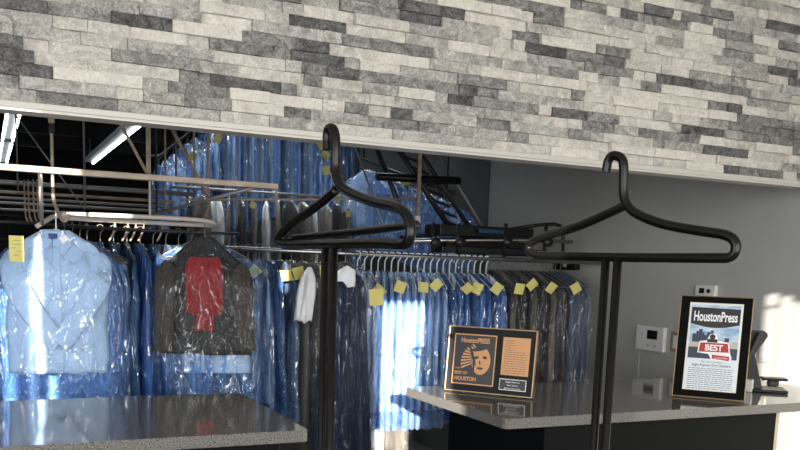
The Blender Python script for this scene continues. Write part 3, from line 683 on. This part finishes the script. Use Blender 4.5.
for x in (432, 457, 504, 544):
    p = at(x, 262, Y=4.36); q = at(x, 232, Y=4.36); obj('bracket', TB([Vector((p.x, p.y, RZ+.01)), Vector((p.x, p.y, q.z+.05))], .011, 8), M['dsteel'], t, True)
    bm = bmesh.new(); bmesh.ops.create_cone(bm, cap_ends=True, segments=16, radius1=.028, radius2=.028, depth=.03)
    bmesh.ops.transform(bm, matrix=Matrix.Translation((p.x, 4.33, at(x, 242, Y=4.33).z)) @ Matrix.Rotation(PI/2, 4, 'X'), verts=bm.verts); obj('wheel', bm, M['dsteel'], t, True)
p = at(562, 225, Y=4.4)
pipe('bent_bar', 'black bar bent down beside the right hanger tip, near the side wall', [at(400, 237, Y=4.7), at(500, 231, Y=4.6), at(552, 223, Y=4.45), at(563, 227, Y=4.4), at(563, 238, Y=4.4), at(563, 262, Y=4.38)], .011, 'blkp', 1, cat='bar')

# ------------------------------------------------------------ side wall devices
def on_wall(name, label, cat, px0, py0, px1, py1):
    a = at((px0+px1)/2, (py0+py1)/2, X=XW)
    l, r = at(px0, (py0+py1)/2, X=XW), at(px1, (py0+py1)/2, X=XW); t_, b_ = at((px0+px1)/2, py0, X=XW), at((px0+px1)/2, py1, X=XW)
    t = thing(name, label, cat, a, -PI/2)     # local x along the wall to the right, -y out of it
    return t, abs(l.y-r.y), abs(t_.z-b_.z)
t, W_, H_ = on_wall('alarm_keypad', 'white alarm keypad with black screen on the grey side wall', 'keypad', 639, 326, 667, 351)
obj('case', B(-W_/2, W_/2, -.028, -.001, -H_/2, H_/2, bev=.006), M['wp'], t)
obj('screen', B(-W_*.08, W_*.28, -.030, -.0285, -.002, H_*.34), M['blkp'], t)
for x, r_ in ((-.27, .018),):
    bm = bmesh.new(); bmesh.ops.create_cone(bm, cap_ends=True, segments=20, radius1=r_, radius2=r_, depth=.002); bmesh.ops.transform(bm, matrix=Matrix.Translation((x*W_, -.029, H_*.18)) @ Matrix.Rotation(PI/2, 4, 'X'), verts=bm.verts); obj('speaker_grille', bm, M['hook'], t)
for x in (-.02, .22):
    bm = bmesh.new(); bmesh.ops.create_cone(bm, cap_ends=True, segments=16, radius1=.01, radius2=.01, depth=.003); bmesh.ops.transform(bm, matrix=Matrix.Translation((x*W_, -.029, -H_*.27)) @ Matrix.Rotation(PI/2, 4, 'X'), verts=bm.verts); obj('button', bm, M['trim'], t)
obj('cable', TB([(-W_*.42, -.006, -H_/2), (-W_*.44, -.006, -.3)], .003, 6), M['trim'], t)
t, W_, H_ = on_wall('thermostat', 'small white thermostat on the wall just above the magazine poster frame', 'thermostat', 698, 285, 718, 300)
obj('case', B(-W_/2, W_/2, -.025, -.001, -H_/2, H_/2, bev=.005), M['wp'], t)
obj('display', B(-W_*.27, -W_*.02, -.027, -.0255, -.005, .022), M['blkp'], t)
bm = bmesh.new(); bmesh.ops.create_cone(bm, cap_ends=True, segments=16, radius1=.011, radius2=.011, depth=.004); bmesh.ops.transform(bm, matrix=Matrix.Translation((W_*.2, -.027, .008)) @ Matrix.Rotation(PI/2, 4, 'X'), verts=bm.verts); obj('dial', bm, M['blkp'], t)
t, W_, H_ = on_wall('switch_plate', 'grey-framed switch plate between the alarm keypad and the poster frame', 'switch', 671, 332, 683, 352)
obj('plate', B(-W_/2, W_/2, -.006, -.001, -H_/2, H_/2, bev=.002), M['beige'], t); obj('rocker', B(-W_*.25, W_*.25, -.010, -.0065, -H_*.33, H_*.33, bev=.001), M['wp'], t)
t, W_, H_ = on_wall('switch_plate', 'pale double switch plate right of the poster frame in the sunlit patch', 'switch', 748, 339, 770, 362)
obj('plate', B(-W_/2, W_/2, -.006, -.001, -H_/2, H_/2, bev=.002), M['trim'], t)
for x in (-.2, .2): obj('rocker', B((x-.12)*W_, (x+.12)*W_, -.010, -.0065, -H_*.33, H_*.33, bev=.001), M['wp'], t)
t, W_, H_ = on_wall('wall_outlet_box', 'black outlet box with pale plug on the side wall by the garments', 'outlet', 558, 261, 580, 270)
obj('box', B(-W_/2, W_/2, -.04, -.001, -H_/2, H_/2, bev=.003), M['blkp'], t); obj('plug', B(.0, W_*.12, -.05, -.0405, -H_*.2, H_*.25, bev=.002), M['trim'], t)

# ------------------------------------------------------------ framed awards
def frame_thing(name, label, bl, br, H, lean, frame_m, mat_m, fw):
    A, Bq = at(*bl, Z=CZ), at(*br, Z=CZ); e = (Bq-A); W = e.length; e.normalize(); n = Vector((-e.y, e.x, 0))
    t = thing(name, label, 'picture frame', A); u = Vector((0, 0, 1))*math.cos(lean)+n*math.sin(lean); o_ = e.cross(u)   # o_ points out to the viewer
    if o_.dot(CF) > 0: o_ = -o_
    fz = e.cross(u)
    Mx = Matrix((e, u, o_)).transposed().to_4x4()
    if Mx.determinant() < 0: print('flip')
    t.matrix_world = Matrix.Translation(A+Vector((0, 0, .0045))) @ Mx
    # local x right, y up, z to the viewer
    obj('backing', B(0+fw*.5, W-fw*.5, fw*.5, H-fw*.5, -.014, .0), mat_m, t)
    for a in ((0, W, 0, fw), (0, W, H-fw, H), (0, fw, fw, H-fw), (W-fw, W, fw, H-fw)): obj('frame_edge', B(a[0], a[1], a[2], a[3], -.016, .004, bev=.0012), frame_m, t)
    obj('easel_leg', TB([(W/2, H*.72, -.017), (W/2, .06, -.02-math.tan(lean)*H*.55-.03)], .006, 6), M['blk'], t)
    return t, W, H
gold = mat('gold_frame_edge', (.32, .21, .10), .35, .5); M['gold'] = gold
M['matb'] = mat('black_mat_board', (.003, .003, .003), .6, spec=.06); M['matg'] = mat('charcoal_mat_board', (.014, .015, .017), .5, spec=.12)
M['paper'] = mat('white_print_paper', (.70, .76, .82), .5); M['bronze'] = mat('orange_bronze_plate', (.50, .25, .10), .4, .2)
M['cream'] = mat('cream_border', (.75, .70, .60), .5); M['sky'] = varied('printed_sky', (.14, .30, .55), (.62, .72, .80), 14, .5, ms=(1, 2.2, 1))
M['bl'] = mat('print_black', (.008, .008, .01), .4); M['slate'] = mat('print_slate_blue', (.02, .035, .07), .4); M['redp'] = mat('print_red', (.42, .02, .02), .4)
M['whitep'] = mat('print_white', (.85, .86, .88), .45); M['txt'] = mat('print_grey_text', (.12, .15, .2), .6); M['stoneprint'] = mat('print_sand', (.50, .45, .38), .5); M['silver'] = mat('silver_text', (.7, .7, .68), .4)
def pb(nm, par, x0, x1, y0, y1, z, m): return obj(nm, B(x0, x1, y0, y1, z-.0004, z), M[m], par)
def T3(x, y, z): return Matrix.Translation((x, y, z))
t, W, H = frame_thing('magazine_poster_frame', 'black and gold frame with HoustonPress magazine cover standing on the right counter', (671.4, 396.5), (744.5, 402.8), .420, math.radians(12), gold, M['matb'], .0035)
ix0, ix1, iy0, iy1 = W*.155, W*.855, H*.085, H*.92
pb('cream_mat_edge', t, ix0-.005, ix1+.005, iy0-.005, iy1+.005, .0012, 'cream')
sheet = pb('printed_page', t, ix0, ix1, iy0, iy1, .0018, 'paper'); iw, ih = ix1-ix0, iy1-iy0
ym = iy0+ih*.36
pic = pb('cover_photo', t, ix0+.004, ix1-.004, ym, iy1-.004, .0024, 'sky')
bm = bmesh.new(); yb = iy0+ih*.745
pts = [(ix0+.004, yb+.012)]+[(ix0+.004+(iw-.008)*k/10, yb+.008-.016*math.sin(PI*k/10)) for k in range(11)]+[(ix1-.004, iy1-ih*.05), (ix0+.004, iy1-ih*.04)]
prism(bm, pts, .0024, .003); obj('masthead_band', bm, M['bl'], t)
text('HoustonPress', .056, T3(ix0+iw*.5, iy0+ih*.80, .0034), M['whitep'], t, 'masthead_lettering', .53, 'CENTER', bold=.0012)
pb('road', t, ix0+.004, ix1-.004, ym, ym+ih*.13, .0027, 'slate'); pb('sand_bank', t, ix0+.004, ix1-.004, ym+ih*.13, ym+ih*.19, .0027, 'stoneprint')
bm = bmesh.new(); xb = ix0+iw*.08
for k, (wd, hh) in enumerate([(.07, .13), (.05, .17), (.07, .2), (.04, .15), (.05, .11), (.07, .16), (.05, .19), (.06, .12), (.06, .06), (.10, .04), (.09, .08)]):
    box(bm, xb, xb+wd*iw, ym+ih*.19, ym+ih*(.19+hh*.75), .0025, .0031+k*.00002); xb += wd*iw*1.02
obj('skyline', bm, M['slate'], t)
bm = bmesh.new(); cx, cy = ix0+iw*.52, ym+ih*.10
prism(bm, [(cx-.062, cy-.012), (cx-.058, cy+.035), (cx-.03, cy+.04), (cx-.018, cy+.066), (cx+.004, cy+.07), (cx+.016, cy+.042), (cx+.056, cy+.034), (cx+.064, cy-.008), (cx+.072, cy-.028), (cx+.066, cy-.046), (cx-.006, cy-.04), (cx-.018, cy-.016)], .0032, .0038); obj('badge_outline', bm, M['whitep'], t)
bm = bmesh.new(); prism(bm, [(cx-.057, cy-.008), (cx-.053, cy+.030), (cx+.052, cy+.030), (cx+.059, cy-.006)], .0038, .0044); prism(bm, [(cx-.004, cy-.034), (cx-.004, cy-.018), (cx+.062, cy-.022), (cx+.062, cy-.040)], .0038, .0044); obj('badge', bm, M['redp'], t)
bm = bmesh.new(); bmesh.ops.create_cone(bm, cap_ends=True, segments=16, radius1=.011, radius2=.011, depth=.001); bmesh.ops.translate(bm, vec=(cx-.008, cy+.055, .0042), verts=bm.verts); box(bm, cx-.028, cx+.012, cy+.032, cy+.046, .0038, .0046); obj('badge_emblem', bm, M['bl'], t)
text('BEST', .034, T3(cx, cy-.001, .0048), M['whitep'], t, 'badge_lettering', .95, 'CENTER', bold=.001)
text('OF HOUSTON', .010, T3(cx+.03, cy-.034, .0048), M['whitep'], t, 'badge_lettering', .8, 'CENTER')
text('"BEST DRY CLEANERS"', .0085, T3(ix0+iw*.5, ym-.016, .0022), M['txt'], t, 'caption_line', 1, 'CENTER')
text('Eagle Express Dry Cleaners', .0145, T3(ix0+iw*.5, ym-.031, .0022), M['txt'], t, 'caption_lettering', .92, 'CENTER', bold=.0002)
bm = bmesh.new()
for k in range(11):
    y = ym-.041-k*.0082
    x = ix0+.011
    while x < ix1-.016:
        l = min(R.uniform(.006, .02), ix1-.011-x); box(bm, x, x+l, y-.0014, y+.0012, .0018, .0021); x += l+.003
obj('body_text', bm, M['txt'], t)

t, W, H = frame_thing('award_plaque', 'wide gold-edged plaque with bronze magazine cover on the left end of the right counter', (444.2, 390.8), (532, 399.7), .263, math.radians(7), gold, M['matg'], .005)
cx0, cx1, cy0, cy1 = W*.075, W*.56, H*.115, H*.885
pb('cover_border', t, cx0, cx1, cy0, cy1, .002, 'bronze')
cov = pb('cover_print', t, cx0+.005, cx1-.005, cy0+.005, cy1-.005, .0026, 'bl')
text('HoustonPRESS', .027, T3((cx0+cx1)/2, cy1-.034, .0032), M['bronze'], t, 'cover_lettering', .74, 'CENTER', bold=.0008)
bm = bmesh.new()                                   # plain generic face study in bronze strokes
fx, fy = (cx0+cx1)/2+.028, (cy0+cy1)/2-.003
prism(bm, [(fx+.042*math.cos(a)*(1 if math.cos(a) > 0 else .9), fy+.056*math.sin(a)) for a in [2*PI*k/24 for k in range(24)]], .0027, .0032)
for k in range(9):
    a = 2.0+k*.17; prism(bm, [(fx+.04*math.cos(a), fy+.05*math.sin(a)), (fx+.085*math.cos(a), fy+.085*math.sin(a)-.01), (fx+.082*math.cos(a+.07), fy+.082*math.sin(a+.07)-.012), (fx+.04*math.cos(a+.1), fy+.05*math.sin(a+.1))], .0027, .0031)
obj('cover_face', bm, M['bronze'], t)
bm = bmesh.new()
def ell(cx_, cy_, a_, b_, rot=0): prism(bm, [(cx_+a_*math.cos(q)*math.cos(rot)-b_*math.sin(q)*math.sin(rot), cy_+a_*math.cos(q)*math.sin(rot)+b_*math.sin(q)*math.cos(rot)) for q in [2*PI*k/14 for k in range(14)]], .0032, .0036)
ell(fx-.018, fy+.012, .010, .006, .3); ell(fx+.018, fy+.014, .010, .006, -.2); ell(fx, fy-.030, .013, .005); ell(fx-.002, fy-.008, .003, .009, .2)
ell(fx-.035, fy+.02, .006, .045, .35); ell(fx-.005, fy+.048, .036, .009, .25); ell(fx-.028, fy-.02, .004, .03, .1)
obj('cover_face_shading', bm, M['bl'], t)
text('THE', .011, T3(cx0+.012, cy0+.060, .0032), M['bronze'], t, 'cover_lettering', 1)
text('BEST OF', .017, T3(cx0+.012, cy0+.040, .0032), M['bronze'], t, 'cover_lettering', .85, bold=.0005)
text('HOUSTON', .021, T3(cx0+.012, cy0+.016, .0032), M['bronze'], t, 'cover_lettering', .9, bold=.0007)
sx0, sx1, sy0, sy1 = W*.63, W*.935, H*.31, H*.875
pb('bronze_sheet', t, sx0, sx1, sy0, sy1, .002, 'bronze')
bm = bmesh.new()
for k in range(15):
    y = sy1-.013-k*.009; x = sx0+.01
    xe = sx1-.012 if k > 4 else sx0+.01+R.uniform(.02, .06)
    while x < xe-.004:
        l = min(R.uniform(.004, .014), xe-x); box(bm, x, x+l, y-.001, y+.001, .002, .0024); x += l+.0025
obj('sheet_text', bm, M['slate'], t)
pb('label_border', t, W*.625, W*.925, H*.085, H*.255, .002, 'silver'); pb('nameplate', t, W*.625+.003, W*.925-.003, H*.085+.003, H*.255-.003, .0026, 'bl')
for k, (s_, z_) in enumerate([('Eagle Express', .0105), ('Dry Cleaners', .0085), ('BEST OF HOUSTON', .0075)]):
    text(s_, z_, T3(W*.775, H*.2-k*.0125, .003), M['silver'], t, 'nameplate_lettering', 1, 'CENTER')

# ------------------------------------------------------------ black tablet stand behind the poster
q = at(758, 391, Z=CZ); q2 = at(775, 385, Z=CZ)
t = thing('tablet_stand', 'black tilted tablet stand behind the right side of the poster frame', 'tablet stand', (q.x, q.y, CZ), math.radians(-40))
obj('foot', B(-.03, .115, -.06, .09, .001, .014, bev=.005), M['blkp'], t)
bm = bmesh.new(); prism(bm, [(-.045, .0), (.015, .0), (-.03, .15), (.02, .235), (.005, .255), (-.05, .255), (-.075, .15)], -.02, .02)
for v in bm.verts: v.co = Vector((v.co.x, v.co.z, v.co.y+.012))
bmesh.ops.recalc_face_normals(bm, faces=bm.faces); bmesh.ops.bevel(bm, geom=bm.edges[:], offset=.004, segments=2, affect='EDGES'); obj('arm', bm, M['blkp'], t)
obj('screen', B(-.006, .006, -.10, .10, -.075, .075, mtx=Matrix.Translation((-.05, .02, .19)) @ Matrix.Rotation(.35, 4, 'Y'), bev=.003), M['blkp'], t)
q = at(772, 386, Z=CZ)
t = thing('card_reader', 'low black card reader tray at the right end by the sunlit wall', 'card reader', (q.x, q.y, CZ), math.radians(-35))
obj('tray', B(-.05, .06, -.035, .035, .028, .040, bev=.004), M['blkp'], t); obj('pedestal', B(-.02, .025, -.02, .02, .001, .0275, bev=.003), M['blkp'], t)
q = at(747, 392, Z=CZ)
o = obj('card_box', B(-.012, .012, -.03, .03, .001, .055, bev=.002), M['wp']); o.location = (q.x+.01, q.y+.02, CZ); o.rotation_euler = (0, 0, .5); tag(o, 'small white card box tucked behind the right edge of the poster frame', 'box')
# unseen housing added to go with the rear fill light
t = thing('rear_fill_housing', 'unseen housing added for the fill light above the rear garment rows', 'light', (1.2, 5.75, 3.23))
obj('housing', B(-1.2, 1.2, -.26, .26, .005, .065, bev=.004), M['steel'], t)
